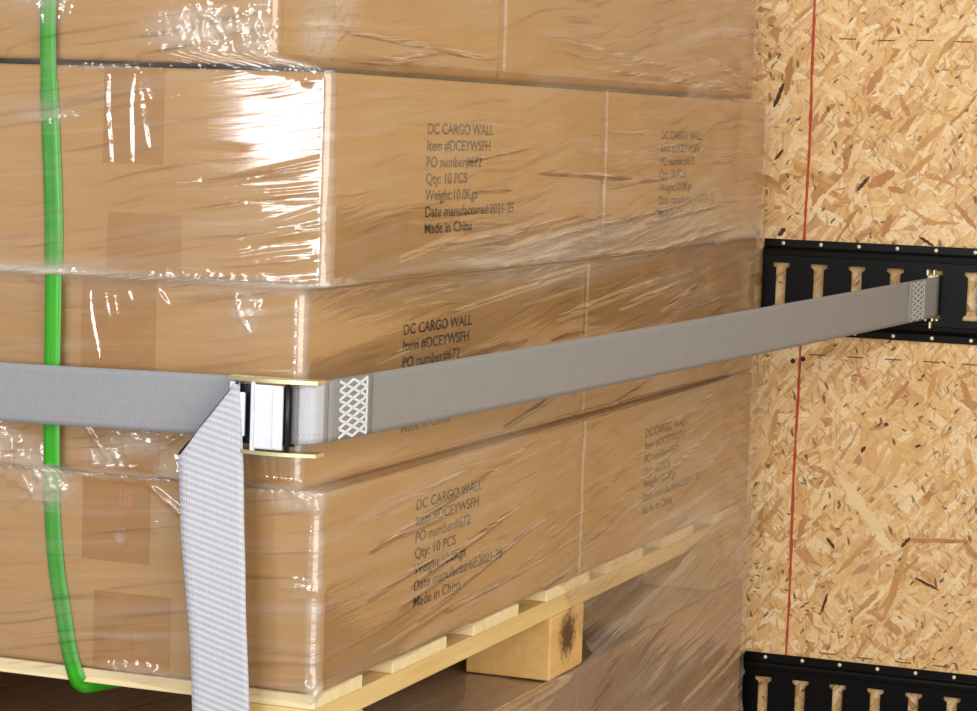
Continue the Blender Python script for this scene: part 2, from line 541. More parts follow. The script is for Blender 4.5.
# the strands that stand out on the board (x, z centre, length, width, angle, which)
STR = [
    (0.150, 0.785, 0.125, 0.022, -0.90, 0),
    (0.135, 1.352, 0.040, 0.016, 1.12, 1), (0.150, 1.310, 0.026, 0.011, -0.55, 1),
    (0.150, 1.225, 0.040, 0.020, 0.55, 1), (0.171, 1.212, 0.024, 0.012, -0.2, 1), (0.126, 1.218, 0.026, 0.006, 0.9, 3),
    (0.160, 1.165, 0.032, 0.014, 1.25, 1), (0.212, 1.282, 0.052, 0.013, 0.78, 2), (0.262, 1.182, 0.044, 0.010, -0.85, 1),
    (0.200, 1.245, 0.05, 0.012, 0.75, 2), (0.213, 1.147, 0.022, 0.006, -0.5, 3), (0.230, 1.172, 0.05, 0.006, 0.03, 2),
    (0.020, 1.355, 0.05, 0.014, 1.45, 1), (0.008, 1.330, 0.034, 0.008, 1.2, 3), (0.058, 1.296, 0.026, 0.009, 1.3, 1),
    (0.012, 1.252, 0.018, 0.006, 0.9, 3), (0.020, 1.150, 0.014, 0.009, 0.9, 3),
    (0.185, 0.945, 0.048, 0.009, 0.95, 1), (0.275, 0.952, 0.04, 0.013, -1.2, 1), (0.230, 0.962, 0.04, 0.011, 1.35, 2),
    (0.065, 0.760, 0.034, 0.011, 1.32, 1), (0.105, 0.742, 0.018, 0.006, -0.9, 3),
    (0.245, 0.758, 0.090, 0.008, 0.07, 1), (0.205, 0.752, 0.018, 0.007, 0.9, 3), (0.235, 0.70, 0.035, 0.005, -0.4, 3),
    (0.140, 0.73, 0.075, 0.010, 0.85, 2), (0.195, 0.700, 0.10, 0.013, 1.30, 2), (0.172, 0.905, 0.006, 0.006, 0, 3),
    (0.143, 0.870, 0.010, 0.006, 1.0, 3), (0.10, 0.66, 0.03, 0.005, 1.3, 3), (0.215, 0.880, 0.008, 0.005, .4, 3),
    (0.265, 0.83, 0.07, 0.02, 1.15, 4), (0.155, 0.64, 0.05, 0.014, 1.5, 4), (0.115, 1.26, 0.05, 0.016, 0.3, 4),
    (0.255, 1.32, 0.06, 0.018, 1.5, 4), (0.085, 0.86, 0.07, 0.014, -1.3, 4), (0.29, 0.66, 0.07, 0.016, 1.2, 4),
    (0.18, 1.20, 0.06, 0.010, -0.7, 4), (0.10, 0.93, 0.05, 0.014, 0.2, 4), (0.02, 0.89, 0.05, 0.01, 1.4, 2),
]
bm = bmesh.new()
for k, (x, z, L, W_, a, kind) in enumerate(STR):
    if kind == 4:
        continue
    y = WY - 0.0003 - k * 0.000006
    n = 11
    A_, B_ = [], []
    for i in range(n + 1):
        f = i / n - 0.5
        env = max(0.35, (1 - abs(2 * f) ** 4)) * .85
        A_.append((f * L, W_ / 2 * env * random.uniform(.55, 1.1)))
        B_.append((f * L, -W_ / 2 * env * random.uniform(.55, 1.1)))
    pts = A_ + B_[::-1]
    vv = [bm.verts.new((x + p * math.cos(a) - q * math.sin(a), y, z + p * math.sin(a) + q * math.cos(a))) for p, q in pts]
    fc = bm.faces.new(vv)
    fc.material_index = kind
o = obj('loose_wood_strands', bm, [M['strand_pale'], M['strand_rust'], M['strand_tan'], M['strand_dark']], wall)
o['kind'] = 'stuff'

# ------------------------------------------------------------------ logistics rails on the wall
PITCH_ = 0.0508
SX = 0.0235


def slot_half(x0, x1, zc, hw, fw_, hh, fh, z0, z1, side):
    """polygon of one half of a rail cell with an I-shaped slot around its middle"""
    cx = (x0 + x1) / 2
    s = -1 if side == 'l' else 1
    xe = x0 if side == 'l' else x1
    pts = [(xe, z0), (cx, z0), (cx, zc - hh), (cx + s * fw_, zc - hh), (cx + s * fw_, zc - hh + fh),
           (cx + s * hw, zc - hh + fh + .003), (cx + s * hw, zc + hh - fh - .003), (cx + s * fw_, zc + hh - fh), (cx + s * fw_, zc + hh),
           (cx, zc + hh), (cx, z1), (xe, z1)]
    return pts


def make_rail(label, ztop, xl):
    zc = ztop - 0.0622
    r = thing('cargo_rail', label, 'rail', (0.14, WY, zc - 0.062), 'black slotted cargo rails on the board wall')
    yf = WY - 0.0085
    th = 0.0022
    bm = bmesh.new()
    x1 = 0.66
    k0 = math.floor((xl - SX) / PITCH_ + 0.5)
    zt, zb = zc + 0.0465, zc - 0.0465
    k = k0
    while True:
        cx = SX + k * PITCH_
        a, b = cx - PITCH_ / 2, cx + PITCH_ / 2
        if a > x1:
            break
        for side in 'lr':
            prism(bm, slot_half(a, b, zc, 0.0068, 0.0112, 0.0312, 0.0042, zb, zt, side), 'Y', yf, yf + th)
        k += 1
    xl = SX + k0 * PITCH_ - PITCH_ / 2 - 0.0
    xr = SX + (k - 1) * PITCH_ + PITCH_ / 2
    for s in (1, -1):      # the bent steps and flanges above and below the slots
        sec = [(yf, 0.0465), (yf + .001, 0.0495), (WY - .0035, 0.0515), (WY - .0028, 0.0530), (WY - .0026, 0.0622), (WY - .0002, 0.0622),
               (WY - .0002, 0.0520), (WY - .0028, 0.0500), (yf + th, 0.0480), (yf + th, 0.0465)]
        prism(bm, [(y, zc + s * h) for y, h in sec], 'X', xl, xr)
        # a rounded stiffening bead along the step
        prism(bm, [(yf - .0012, zc + s * .0420), (yf - .0012, zc + s * .0436), (yf + .0005, zc + s * .0452), (yf + .0005, zc + s * .0405)], 'X', xl, xr)
    obj('rail_plate', bm, M['black'], r)
    for s in (1, -1):
        for j in range(k0, k):
            cx = SX + j * PITCH_
            if cx < -.06 or cx > .5:
                continue
            bm = bmesh.new()
            bmesh.ops.create_uvsphere(bm, u_segments=12, v_segments=8, radius=0.0026)
            bmesh.ops.scale(bm, vec=(1, .55, 1), verts=bm.verts)
            bmesh.ops.translate(bm, vec=(cx, WY - 0.0030, zc + s * 0.0570), verts=bm.verts)
            obj('screw', bm, M['screw'], r, True)
    return r


make_rail('black slotted cargo rail the grey strap hooks into, higher of the two', 1.1410, 0.0)
make_rail('black slotted cargo rail with no strap on it, lower of the two', 0.5860, -0.02)

# ------------------------------------------------------------------ cartons
LY = [  # z0, z1, x of right face, y of front face, split between the two cartons
    ('bottom layer', 0.7968, 0.9665, 0.000, 0.000, 0.6600),
    ('third layer', 0.9671, 1.1417, -0.022, 0.006, 0.6850),
    ('second layer', 1.1422, 1.3190, 0.000, 0.000, 0.6960),
    ('top layer', 1.3235, 1.5050, -0.051, 0.000, 0.4850),
]
LINES = ['DC CARGO WALL', 'Item #DCEYWSFH', 'PO number#672', 'Qty: 10 PCS', 'Weight:10.0Kgs', 'Date manufactured:2021-25', 'Made in China']
_tm = {}


def text_mesh():
    if 't' in _tm:
        return _tm['t']
    bm = bmesh.new()
    for i, s in enumerate(LINES):
        cu = bpy.data.curves.new('txt', 'FONT')
        cu.body = s
        cu.size = 0.0138
        cu.space_character = 1.02
        cu.offset = 0.00022
        to = bpy.data.objects.new('txt', cu)
        C.objects.link(to)
        dg = bpy.context.evaluated_depsgraph_get()
        me = bpy.data.meshes.new_from_object(to.evaluated_get(dg))
        me.transform(Matrix.Diagonal((1.42, 1, 1, 1)))
        me.transform(Matrix.Translation((0, -0.0098 - 0.0150 * i, 0)))
        bm.from_mesh(me)
        bpy.data.objects.remove(to)
        bpy.data.curves.remove(cu)
        bpy.data.meshes.remove(me)
    me = bpy.data.meshes.new('printed_text')
    bm.to_mesh(me)
    bm.free()
    me.materials.append(M['ink'])
    _tm['t'] = me
    return me


def carton_body(x0, x1, y0, y1, z0, z1):
    bm = B(x0, x1, y0, y1, z0, z1, bev=0.0045, seg=3)
    # slight sag and bulge so faces are not dead flat
    big = [f for f in bm.faces if f.calc_area() > 0.02]
    bmesh.ops.subdivide_edges(bm, edges=list({e for f in big for e in f.edges}), cuts=1, use_grid_fill=True)
    return bm


def carton(label, x0, x1, y0, y1, z0, z1, group, text=None, mat='card', cat='cardboard box', turn=None):
    r = thing('cardboard_box', label, cat, ((x0 + x1) / 2, (y0 + y1) / 2, z0), group)
    b = obj('carton_body', carton_body(x0, x1, y0, y1, z0, z1), M[mat], r, False)
    for p in b.data.polygons:
        p.use_smooth = p.area < 0.002
    if text is not None:
        t = bpy.data.objects.new('printed_text', text_mesh())
        C.objects.link(t)
        t.parent = r
        t.rotation_euler = (math.pi / 2, 0, math.pi / 2)
        t.location = Vector((x1 + 0.0005, text[0], text[1])) - r.location
        t['label'] = 'seven lines of worn black printing'
    if turn:        # the layer sits slightly askew: (angle, pivot x)
        q = Matrix.Rotation(-turn[0], 4, 'Z')
        pv = Vector((turn[1], 0, 0))
        r.location = pv + (q.to_3x3() @ (r.location - pv))
        r.rotation_euler = (0, 0, -turn[0])
    return r


GRP = 'wrapped cartons stacked on the wooden pallet'
BW = 0.368
ty = {0: (0.2085, 0.9372), 1: (0.2110, 1.0965), 2: (0.2075, 1.2797)}
ty2 = {0: (0.8880, 0.9350), 2: (0.9040, 1.2790)}
TURN = {1: 0.0133, 3: 0.0240}
names = [
    ('carton with printed side resting on the pallet, bottom layer at the near corner', 'printed carton at the far end of the bottom layer, resting on the pallet'),
    ('carton crossed by the grey strap, with the metal buckle on its corner', 'carton behind the grey strap at the end nearest the board wall'),
    ('carton with a wide white glare beside its near corner, second layer from the top', 'printed carton against the board wall just under the topmost layer'),
    ('topmost carton at the near corner under crumpled shiny film', 'topmost carton nearest the board wall'),
]
left_names = ['plain carton past the green band in the bottom layer, resting on the pallet', 'plain carton past the green band in the layer the grey strap crosses',
              'plain carton past the green band, just under the topmost layer', 'plain carton past the green band in the topmost layer']
for i, (ln, z0, z1, xr, yf, sp) in enumerate(LY):
    r1 = carton(names[i][0], xr - BW, xr, yf, sp - 0.002, z0, z1, GRP, ty.get(i), turn=TURN.get(i) and (TURN[i], xr))
    r2_ = carton(names[i][1], xr - BW, xr, sp + 0.002, 1.355 if i else 1.345, z0, z1, GRP, ty2.get(i), turn=TURN.get(i) and (TURN[i], xr))
    carton(left_names[i], xr - 2 * BW - .003, xr - BW - .003, yf, sp - 0.002, z0, z1, GRP, turn=TURN.get(i) and (TURN[i], xr))
    # brown tape tabs wrapping from lid and base onto the end of the near cartons
    yt = yf - 0.0004
    tabs = {2: [(-.213, -.155, 1.237, 1.3185), (-.207, -.136, 1.1430, 1.1950)],
            1: [(-.236, -.163, 1.0500, 1.1405), (-.226, -.156, .9680, 1.0200)],
            0: [(-.226, -.160, 0.8930, .9655), (-.213, -.138, .7980, .8660)]}.get(i, [])
    for a, b, c, d in tabs:
        tp = obj('tape', B(a, b, yt, yf + .0002, c, d), M['tape'], r1, label='brown packing tape tab')
        tp.location = -Vector((xr - BW / 2, (yf + sp - .002) / 2, z0))
    if i == 2:
        bm = bmesh.new()
        for (xa, za, xb, zb, w) in ((-.0905, 1.238, -.0735, 1.262, .0022), (-.0735, 1.262, -.0755, 1.250, .0018), (-.0735, 1.262, -.084, 1.262, .0018),
                                   (-.0535, 1.217, -.0525, 1.256, .0030), (-.0595, 1.247, -.0525, 1.256, .0020), (-.0460, 1.247, -.0525, 1.256, .0020)):
            d = Vector((xb - xa, 0, zb - za)).normalized()
            n = Vector((-d.z, 0, d.x)) * w / 2
            a, b = Vector((xa, yf - .0005, za)), Vector((xb, yf - .0005, zb))
            bm.faces.new([bm.verts.new(q) for q in (a + n, b + n, b - n, a - n)])
        obj('marker_strokes', bm, M['redmark'], r1, label='faint red marker arrows')
    if i == 0:
        bm = bmesh.new()
        for x in (-.190, -.185, -.181):
            box(bm, x, x + .0022, yf - .0005, yf, .938 + random.uniform(0, .004), .957)
        obj('marker_strokes', bm, M['redmark'], r1, label='faint red marker strokes')

# ------------------------------------------------------------------ pallet
pal = thing('wooden_pallet', 'pale pine pallet with square blocks under the wrapped carton stack', 'pallet', (-0.37, 0.66, 0.695))
PX0 = -0.738
for a, b in ((0.000, 0.100), (0.1665, 0.2955), (0.3648, 0.4889), (0.5720, 0.7092), (0.7670, 0.8975), (0.9740, 1.1018), (1.19, 1.315)):
    obj('deck_board', B(PX0, 0.0, a, b, 0.7835, 0.7960, bev=0.0012), M['pine'], pal)
for x in (PX0, -0.520, -0.098):
    obj('stringer_board', B(x, x + 0.096, 0.0, 1.315, 0.7635, 0.7833, bev=0.0012), M['pine_y'], pal)
for y in (0.002, 0.5915, 1.205):
    for x in (PX0, -0.520, -0.0965):
        near = (y == 0.5915 and x == -0.0965)
        obj('block', B(x, x + 0.0955, y, y + 0.1055, 0.6955, 0.7633, bev=0.002), M['pine_stain'] if near else M['pine_blk'], pal,
            label='block with a dark scorched mark' if near else None)

# ------------------------------------------------------------------ lower wrapped load
G2 = 'large cartons of the wrapped load under the pallet'
carton('wrapped carton beneath the near end of the pallet', -BW, 0.0, 0.0, 0.676, 0.0, 0.6925, G2, mat='card2')
carton('wrapped carton beneath the end of the pallet nearest the board wall', -BW, 0.0, 0.680, 1.345, 0.0, 0.6925, G2, mat='card2')

carton('wrapped carton beneath the pallet, past the green band', -2 * BW - .003, -BW - .003, 0.0, 0.676, 0.0, 0.6925, G2, mat='card2')

# ------------------------------------------------------------------ stretch film
def hash2(ix, iy, seed):
    n = (ix * 374761393 + iy * 668265263 + seed * 974634777) & 0xFFFFFFFF
    n = ((n ^ (n >> 13)) * 1274126177) & 0xFFFFFFFF
    return ((n ^ (n >> 16)) & 0xFFFF) / 65535.0


def vnoise(x, y, seed=0):
    ix, iy = np.floor(x).astype(np.int64), np.floor(y).astype(np.int64)
    fx, fy = x - ix, y - iy
    fx, fy = fx * fx * (3 - 2 * fx), fy * fy * (3 - 2 * fy)
    a, b = hash2(ix, iy, seed), hash2(ix + 1, iy, seed)
    c, d = hash2(ix, iy + 1, seed), hash2(ix + 1, iy + 1, seed)
    return (a * (1 - fx) + b * fx) * (1 - fy) + (c * (1 - fx) + d * fx) * fy


def ridged(x, y, seed=0, octv=3):
    t, a, s = 0, 1.0, 0
    for o_ in range(octv):
        t = t + a * (1 - np.abs(2 * vnoise(x * 2 ** o_, y * 2 ** o_, seed + o_ * 17) - 1)) ** 2
        s += a
        a *= 0.55
    return t / s


def ss(a, b, x):
    t = np.clip((x - a) / (b - a), 0, 1)
    return t * t * (3 - 2 * t)


def film_mesh(name, S, T, zlo, zhi, xc, yf, disp, amount, fold=None, R=0.012, off=0.0022):
    s, t = np.meshgrid(S, T)
    z = zlo(s) + (zhi(s) - zlo(s)) * t
    X0 = xc(z, s) + off
    Y0 = yf(z, s) - off
    ang = np.clip((s + R) / (2 * R), 0, 1) * math.pi / 2
    nx, ny = np.sin(ang), -np.cos(ang)
    px = np.where(s < -R, X0 + s + R * 0.0, X0 - R + R * nx)
    px = np.where(s < -R, X0 - R + (s + R), px)
    py = np.where(s > R, Y0 + R + (s - R), Y0 + R + R * ny)
    d = disp(s, z)
    px = px + nx * d
    py = py + ny * d
    am = np.clip(amount(s, z), 0, 1)
    h, w = s.shape
    co = np.stack([px, py, z], -1).reshape(-1, 3)
    idx = np.arange(h * w).reshape(h, w)
    q = np.stack([idx[:-1, :-1], idx[:-1, 1:], idx[1:, 1:], idx[1:, :-1]], -1).reshape(-1, 4)
    me = bpy.data.meshes.new(name)
    me.vertices.add(len(co))
    me.vertices.foreach_set('co', co.ravel())
    me.loops.add(q.size)
    me.loops.foreach_set('vertex_index', q.ravel())
    me.polygons.add(len(q))
    me.polygons.foreach_set('loop_start', np.arange(0, q.size, 4))
    me.polygons.foreach_set('use_smooth', np.ones(len(q), bool))
    me.update(calc_edges=True)
    ul = me.uv_layers.new(name='UVMap')
    uv = np.stack([s.ravel(), z.ravel()], -1)[q.ravel()]
    ul.data.foreach_set('uv', uv.ravel().astype(np.float32))
    u2_ = me.uv_layers.new(name='amount')
    fo = np.clip(fold(s, z), 0, 1) if fold else np.zeros_like(am)
    a2 = np.stack([am.ravel(), fo.ravel()], -1)[q.ravel()]
    u2_.data.foreach_set('uv', a2.ravel().astype(np.float32))
    me.validate()
    return me


# profile of the right face: out to each layer's face, never inside a carton
def prof_x(z, s):
    x = np.full_like(z, 0.0)
    t3 = ss(0.9675, 0.973, z) * (1 - ss(1.137, 1.1415, z))      # third layer sits back
    sp = np.clip(s, 0, 2)
    x = x - (0.022 - 0.0133 * sp) * t3
    x = x - (0.051 - 0.0240 * sp) * ss(1.3205, 1.334, z)
    return x


def prof_y(z, s):
    return 0.006 * ss(0.968, 0.978, z) * (1 - ss(1.135, 1.141, z))


def blob(s, z, cs, cz, rs, rz):
    return np.exp(-(((s - cs) / rs) ** 2 + ((z - cz) / rz) ** 2) ** 1.5)


def seg_ridge(s, z, a, b, wd):
    ax, az, bx, bz = *a, *b
    L2 = (bx - ax) ** 2 + (bz - az) ** 2
    t = np.clip(((s - ax) * (bx - ax) + (z - az) * (bz - az)) / L2, 0, 1)
    # bow the line a little
    d = np.hypot(s - ax - t * (bx - ax) + 0.0014 * np.sin(t * 5), z - az - t * (bz - az))
    return np.exp(-(d / wd) ** 2) * np.sqrt(np.clip(4 * t * (1 - t), 0, 1))


CR = [  # crumpled places: s, z, radius s, radius z, strength (mm)
    (-.075, 1.352, .050, .022, 3.2), (-.020, 1.345, .022, .030, 2.4), (.075, 1.355, .045, .028, 2.6), (.110, 1.372, .05, .02, 2.2),
    (-.225, 1.385, .03, .03, 2.0),
    (-.262, .962, .030, .026, 3.0), (-.185, .982, .022, .012, 2.4), (-.120, .975, .020, .012, 2.6), (-.290, 1.000, .02, .02, 1.8),
    (-.150, .930, .012, .012, 1.4), (-.010, 0.885, .022, .010, 1.6), (-.0, .800, .012, .014, 2.6), (-.055, 1.118, .014, .02, 2.0),
    (-.270, 1.275, .03, .010, 1.2), (-.170, .800, .04, .007, 2.0),
    (-.300, .985, .03, .030, 2.6), (-.160, 1.000, .030, .014, 2.2), (-.245, 1.137, .020, .007, 2.6), (-.150, 1.140, .035, .006, 2.2),
    (-.190, .915, .006, .008, 1.6), (-.020, .958, .03, .008, 2.0), (-.225, 1.318, .05, .004, 1.6),
]
rr = random.Random(3)
DL = [((.10, .905), (.50, .955)), ((.20, .86), (.52, .905)), ((.22, .825), (.60, .885)), ((.46, .83), (.95, .925)), ((.58, .82), (1.15, .93)),
      ((.75, .83), (1.30, .935)), ((.60, .945), (1.0, 1.0)), ((.45, .985), (.75, 1.025)), ((.72, .88), (1.32, .985)), ((.30, 1.245), (.50, 1.262)),
      ((.48, 1.235), (.95, 1.222)), ((.25, 1.168), (.66, 1.19)), ((.42, 1.16), (1.1, 1.20)), ((.7, 1.215), (1.1, 1.235)), ((.85, 1.175), (1.25, 1.195)),
      ((.08, 1.36), (.5, 1.342)), ((.62, 1.36), (.9, 1.35)), ((.5, 1.12), (1.3, 1.165)), ((.3, 1.10), (.7, 1.13)), ((.55, .80), (.85, .86)), ((.9, .81), (1.3, .90))]
RD = [((-.211, 1.3165), (-.208, 1.235), .0011, 1.5), ((-.186, 1.315), (-.1887, 1.2356), .0012, 1.5), ((-.180, 1.315), (-.1726, 1.249), .0013, 1.6),
      ((-.176, 1.312), (-.170, 1.29), .001, 1.0),
      ((-.206, 1.1265), (-.195, 1.058), .0014, 1.8), ((-.190, 1.136), (-.187, 1.095), .0011, 1.3), ((-.181, 1.136), (-.180, 1.10), .0011, 1.2),
      ((-.168, 1.136), (-.166, 1.115), .0011, 1.0), ((-.140, 1.136), (-.130, 1.115), .0013, 1.6), ((-.065, 1.130), (-.052, 1.095), .0022, 2.0),
      ((-.262, 1.288), (-.235, 1.272), .001, 1.0), ((-.235, 1.272), (-.11, 1.305), .0009, .9), ((-.185, 1.300), (-.07, 1.318), .0011, 1.2),
      ((-.165, .965), (-.108, .925), .0028, 2.8), ((-.135, .990), (-.112, 1.010), .002, 2.0), ((-.215, 1.02), (-.18, .975), .0018, 2.0),
      ((-.3, .985), (-.245, 1.018), .002, 2.0), ((-.30, .93), (-.25, .965), .0018, 1.8),
      ((-.04, .885), (-.006, .889), .0011, 1.6), ((-.04, .875), (-.006, .880), .0011, 1.6), ((-.03, .895), (-.006, .893), .0011, 1.4),
      ((-.2, .890), (-.17, .93), .001, 1.0), ((-.2, .80), (-.19, .86), .0011, 1.1), ((-.17, .80), (-.178, .86), .0011, 1.0),
      ((-.05, 1.012), (-.046, .97), .0012, 1.4), ((-.043, 1.012), (-.041, .97), .0012, 1.4), ((-.035, 1.012), (-.034, .97), .0012, 1.5), ((-.026, 1.012), (-.027, .97), .0012, 1.5)]
for k in range(16):      # taut lines pulling up towards the near corner of the glaring carton
    a = rr.uniform(-.20, -.06)
    z = rr.uniform(1.148, 1.228)
    L = rr.uniform(.05, .16)
    RD.append(((a, z), (min(a + L, -.004), z + L * rr.uniform(.10, .24)), rr.uniform(.0010, .0018), rr.uniform(.5, 1.3)))
for k in range(60):      # along the long face, swept down from the far end
    y0 = rr.uniform(.05, 1.1)
    z0 = rr.choice([rr.uniform(.82, 1.15), rr.uniform(1.04, 1.15), rr.uniform(1.15, 1.30), rr.uniform(.80, .95)])
    L = rr.uniform(.10, .38)
    sl = rr.uniform(.02, .12) if z0 < 1.18 else rr.uniform(-.02, .05)
    RD.append(((y0, z0), (min(y0 + L, 1.35), z0 + L * sl), rr.uniform(.0016, .0030), rr.uniform(.3, 1.0)))
for a, b, w_, h_ in (((.66, 1.085), (.95, 1.106), .0028, 2.2), ((.80, 1.080), (1.08, 1.103), .0026, 2.4), ((.95, 1.070), (1.12, 1.098), .0026, 2.4),
                     ((.60, 1.080), (.72, 1.089), .0022, 1.6), ((.55, .992), (.80, 1.035), .0024, 1.8), ((.62, .985), (.88, 1.03), .0024, 1.8),
                     ((.45, .975), (.62, 1.000), .0026, 1.8), ((.30, 1.138), (.6, 1.150), .002, 1.2),
                     ((.09, 1.323), (.36, 1.350), .003, 2.2), ((.12, 1.328), (.34, 1.338), .0026, 1.6), ((.60, 1.375), (1.3, 1.336), .003, 2.0),
                     ((.75, 1.345), (1.32, 1.331), .0032, 2.4), ((1.1, 1.38), (1.34, 1.335), .003, 2.2)):
    RD.append((a, b, w_, h_))


for a, b in DL:
    RD.append((a, b, rr.uniform(.0018, .0030), rr.uniform(1.2, 2.0)))


def film_disp(s, z):
    d = 0.0005 * vnoise(s * 9, z * 22, 5) * 1.6
    front = s < 0
    for (cs, cz, rs, rz, k) in CR:
        b = blob(s, z, cs, cz, rs, rz)
        rdg = ridged(s * 85 + z * 35, z * 60 - s * 48, 31)
        d = d + b * k * 0.0014 * (0.15 + rdg ** 1.6)
    for a, b, w_, h_ in RD:
        d = d + h_ * 0.001 * seg_ridge(s, z, a, b, w_)
    # gathered bunches along the layer joints
    for z0, wd, k, lim in ((1.1395, .0060, 1.9, 0.02), (.9690, .0055, 2.6, -.01), (1.3215, .0030, 1.2, 0.0)):
        b = np.exp(-((z - z0 - .002 * np.sin(s * 37)) / wd) ** 2) * (1 - ss(lim, lim + .06, s) * .75)
        d = d + b * k * 0.001 * ridged(s * 95, z * 150, 57)
    # taut horizontal gathers beside the near corner
    tg = np.exp(-((z - 1.190) / .036) ** 4) * ss(-.17, -.05, s) * (s < .0)
    d = d + .0009 * tg * ridged(s * 7, (z - s * .16) * 120, 63, 2)
    tj = np.exp(-((z - 1.28) / .05) ** 4) * ss(-.20, -.13, s) * (1 - ss(-.085, -.04, s))
    d = d + .0006 * tj * vnoise(s * 9, (z + s * .05) * 110, 65)
    # the rounded edges where two cartons of a layer meet push the film out a little
    for za, zb, sp in ((.80, .966, .6605), (.972, 1.139, .6855), (1.143, 1.319, .6965), (1.333, 1.51, .4855)):
        d = d + .0008 * np.exp(-((s - sp - .004) / .0060) ** 2) * ss(za, za + .004, z) * (1 - ss(zb - .004, zb, z))
    # slack web over the long face: broad low waves
    long = ss(.02, .25, s)
    wv = vnoise(s * 5, (z - s * .07) * 60, 71)
    d = d + 0.0011 * long * wv * ss(.35, .75, vnoise(s * 3, z * 9, 73))
    return d


def film_amount(s, z):
    a = np.zeros_like(s)
    for (cs, cz, rs, rz, k) in CR:
        a = np.maximum(a, blob(s, z, cs, cz, rs * 1.05, rz * 1.05) * min(1, k / 3.0) * .9)  # milky crumples, whitened further in place of glints
    for z0, wd, lim in ((1.1395, .006, .9), (.9690, .0050, .6), (1.3215, .0025, .2)):
        a = np.maximum(a, np.exp(-((z - z0) / wd) ** 2) * lim * (1 - ss(0, .1, s) * .65))
    for za, zb, sp in ((.80, .966, .6605), (.972, 1.139, .6855), (1.143, 1.319, .6965), (1.333, 1.51, .4855)):
        a = np.maximum(a, .8 * np.exp(-((s - sp - .0055) / .0050) ** 4) * ((z > za) & (z < zb)))  # lit carton edges at the joints painted as pale haze
    long = ss(.0, .5, s)
    # mauve-grey gathers: a band along the second joint and the sweep at the foot and the far end
    a = np.maximum(a, long * .75 * np.exp(-((z - 1.148 - .01 * s) / .032) ** 2))
    foot = ss(.80, .0, (z - .775) / (.06 + .13 * np.clip(s, 0, 2)))
    a = np.maximum(a, ss(.3, 1.1, s) * .60 * foot * (1 - .45 * ss(.785, .775, z)))
    a = np.maximum(a, ss(.35, 1.1, s) * .50 * ss(1.30, 1.40, z))
    a = np.maximum(a, ss(.5, 1.3, s) * .30)
    a = np.maximum(a, ss(-.30, -.05, s) * (1 - ss(-.01, .03, s)) * .22 * np.exp(-((z - 1.185) / .04) ** 2))
    a = np.maximum(a, .05)
    a = np.maximum(a, .62 * np.exp(-((s + .001) / .0095) ** 4) * (z < 1.32))  # highlight down the wrapped corner painted as haze
    return a


def film_fold(s, z):  # mask for the painted light and dark along folds
    f = np.zeros_like(s)
    for a, b, w_, h_ in RD:
        if a[0] > 0 or h_ >= 2.0:
            f = np.maximum(f, seg_ridge(s, z, a, b, w_ * 1.1) * min(1, .45 + .3 * h_) * (1.0 if a[0] > 0 else .55))
    return f


stack_film = thing('stretch_film', 'clear shiny stretch film wound round the carton stack above the pallet', 'plastic wrap', (0.004, 0.66, 0.78))
S = np.concatenate([np.concatenate([np.arange(-.738, -.34, .006), np.arange(-.34, -.014, .0016)]), np.linspace(-.014, .014, 15)[:-1], np.arange(.014, .30, .0022), np.arange(.30, 1.358, .0026)])
T = np.linspace(0, 1, 440)
zlo = lambda s: 0.7885 - 0.0015 * np.sin(s * 40) + 0.0085 * ss(.0, .015, s) - .0985 * ss(.60, .74, s)
zhi = lambda s: 1.512 + 0 * s
fm = film_mesh('film_sheet', S, T, zlo, zhi, prof_x, prof_y, film_disp, film_amount, film_fold)
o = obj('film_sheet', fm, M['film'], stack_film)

# lower load: film over its top edge, down the side and across the top
low = thing('stretch_film', 'cloudy brownish stretch film round the load below the pallet', 'plastic wrap', (0.004, 0.66, 0.0))


def low_disp(s, z):
    d = 0.0006 + 0.0010 * vnoise(s * 6, (z - s * .11) * 45, 91)
    d = d + 0.0016 * ridged(s * 5, (z - s * .12) * 75, 95, 2) * ss(.3, .7, vnoise(s * 4, z * 9, 97))
    d = d + 0.0028 * np.exp(-((2 * vnoise(s * 2.5, (z - s * .13) * 42, 131) - 1) / .22) ** 2) * ss(.66, .60, z - s * .03)
    d = d + .002 * blob(s, z, 1.27, .56, .05, .03) * ridged(s * 70, z * 70, 99) + .002 * blob(s, z, .72, .60, .05, .02) * ridged(s * 60, z * 80, 101)
    return d


S2 = np.concatenate([np.arange(-.738, -.016, .004), np.linspace(-.016, .016, 9)[:-1], np.arange(.016, 1.350, .0036)])
fm = film_mesh('film_sheet', S2, np.linspace(0, 1, 260), lambda s: .30 + 0 * s, lambda s: .6945 + .105 * np.clip((s - .66) / .62, 0, 1.1) + .002 * np.sin(s * 31) * ss(.6, .8, s),
               lambda z, s: -0.010 * ss(.684, .694, z) * (1 - ss(.58, .66, s)), lambda z, s: 0.010 * ss(.684, .694, z), low_disp,
               lambda s, z: .25 + .7 * vnoise(s * 4, (z - s * .12) * 45, 103))
obj('film_sheet', fm, M['film_low'], low)
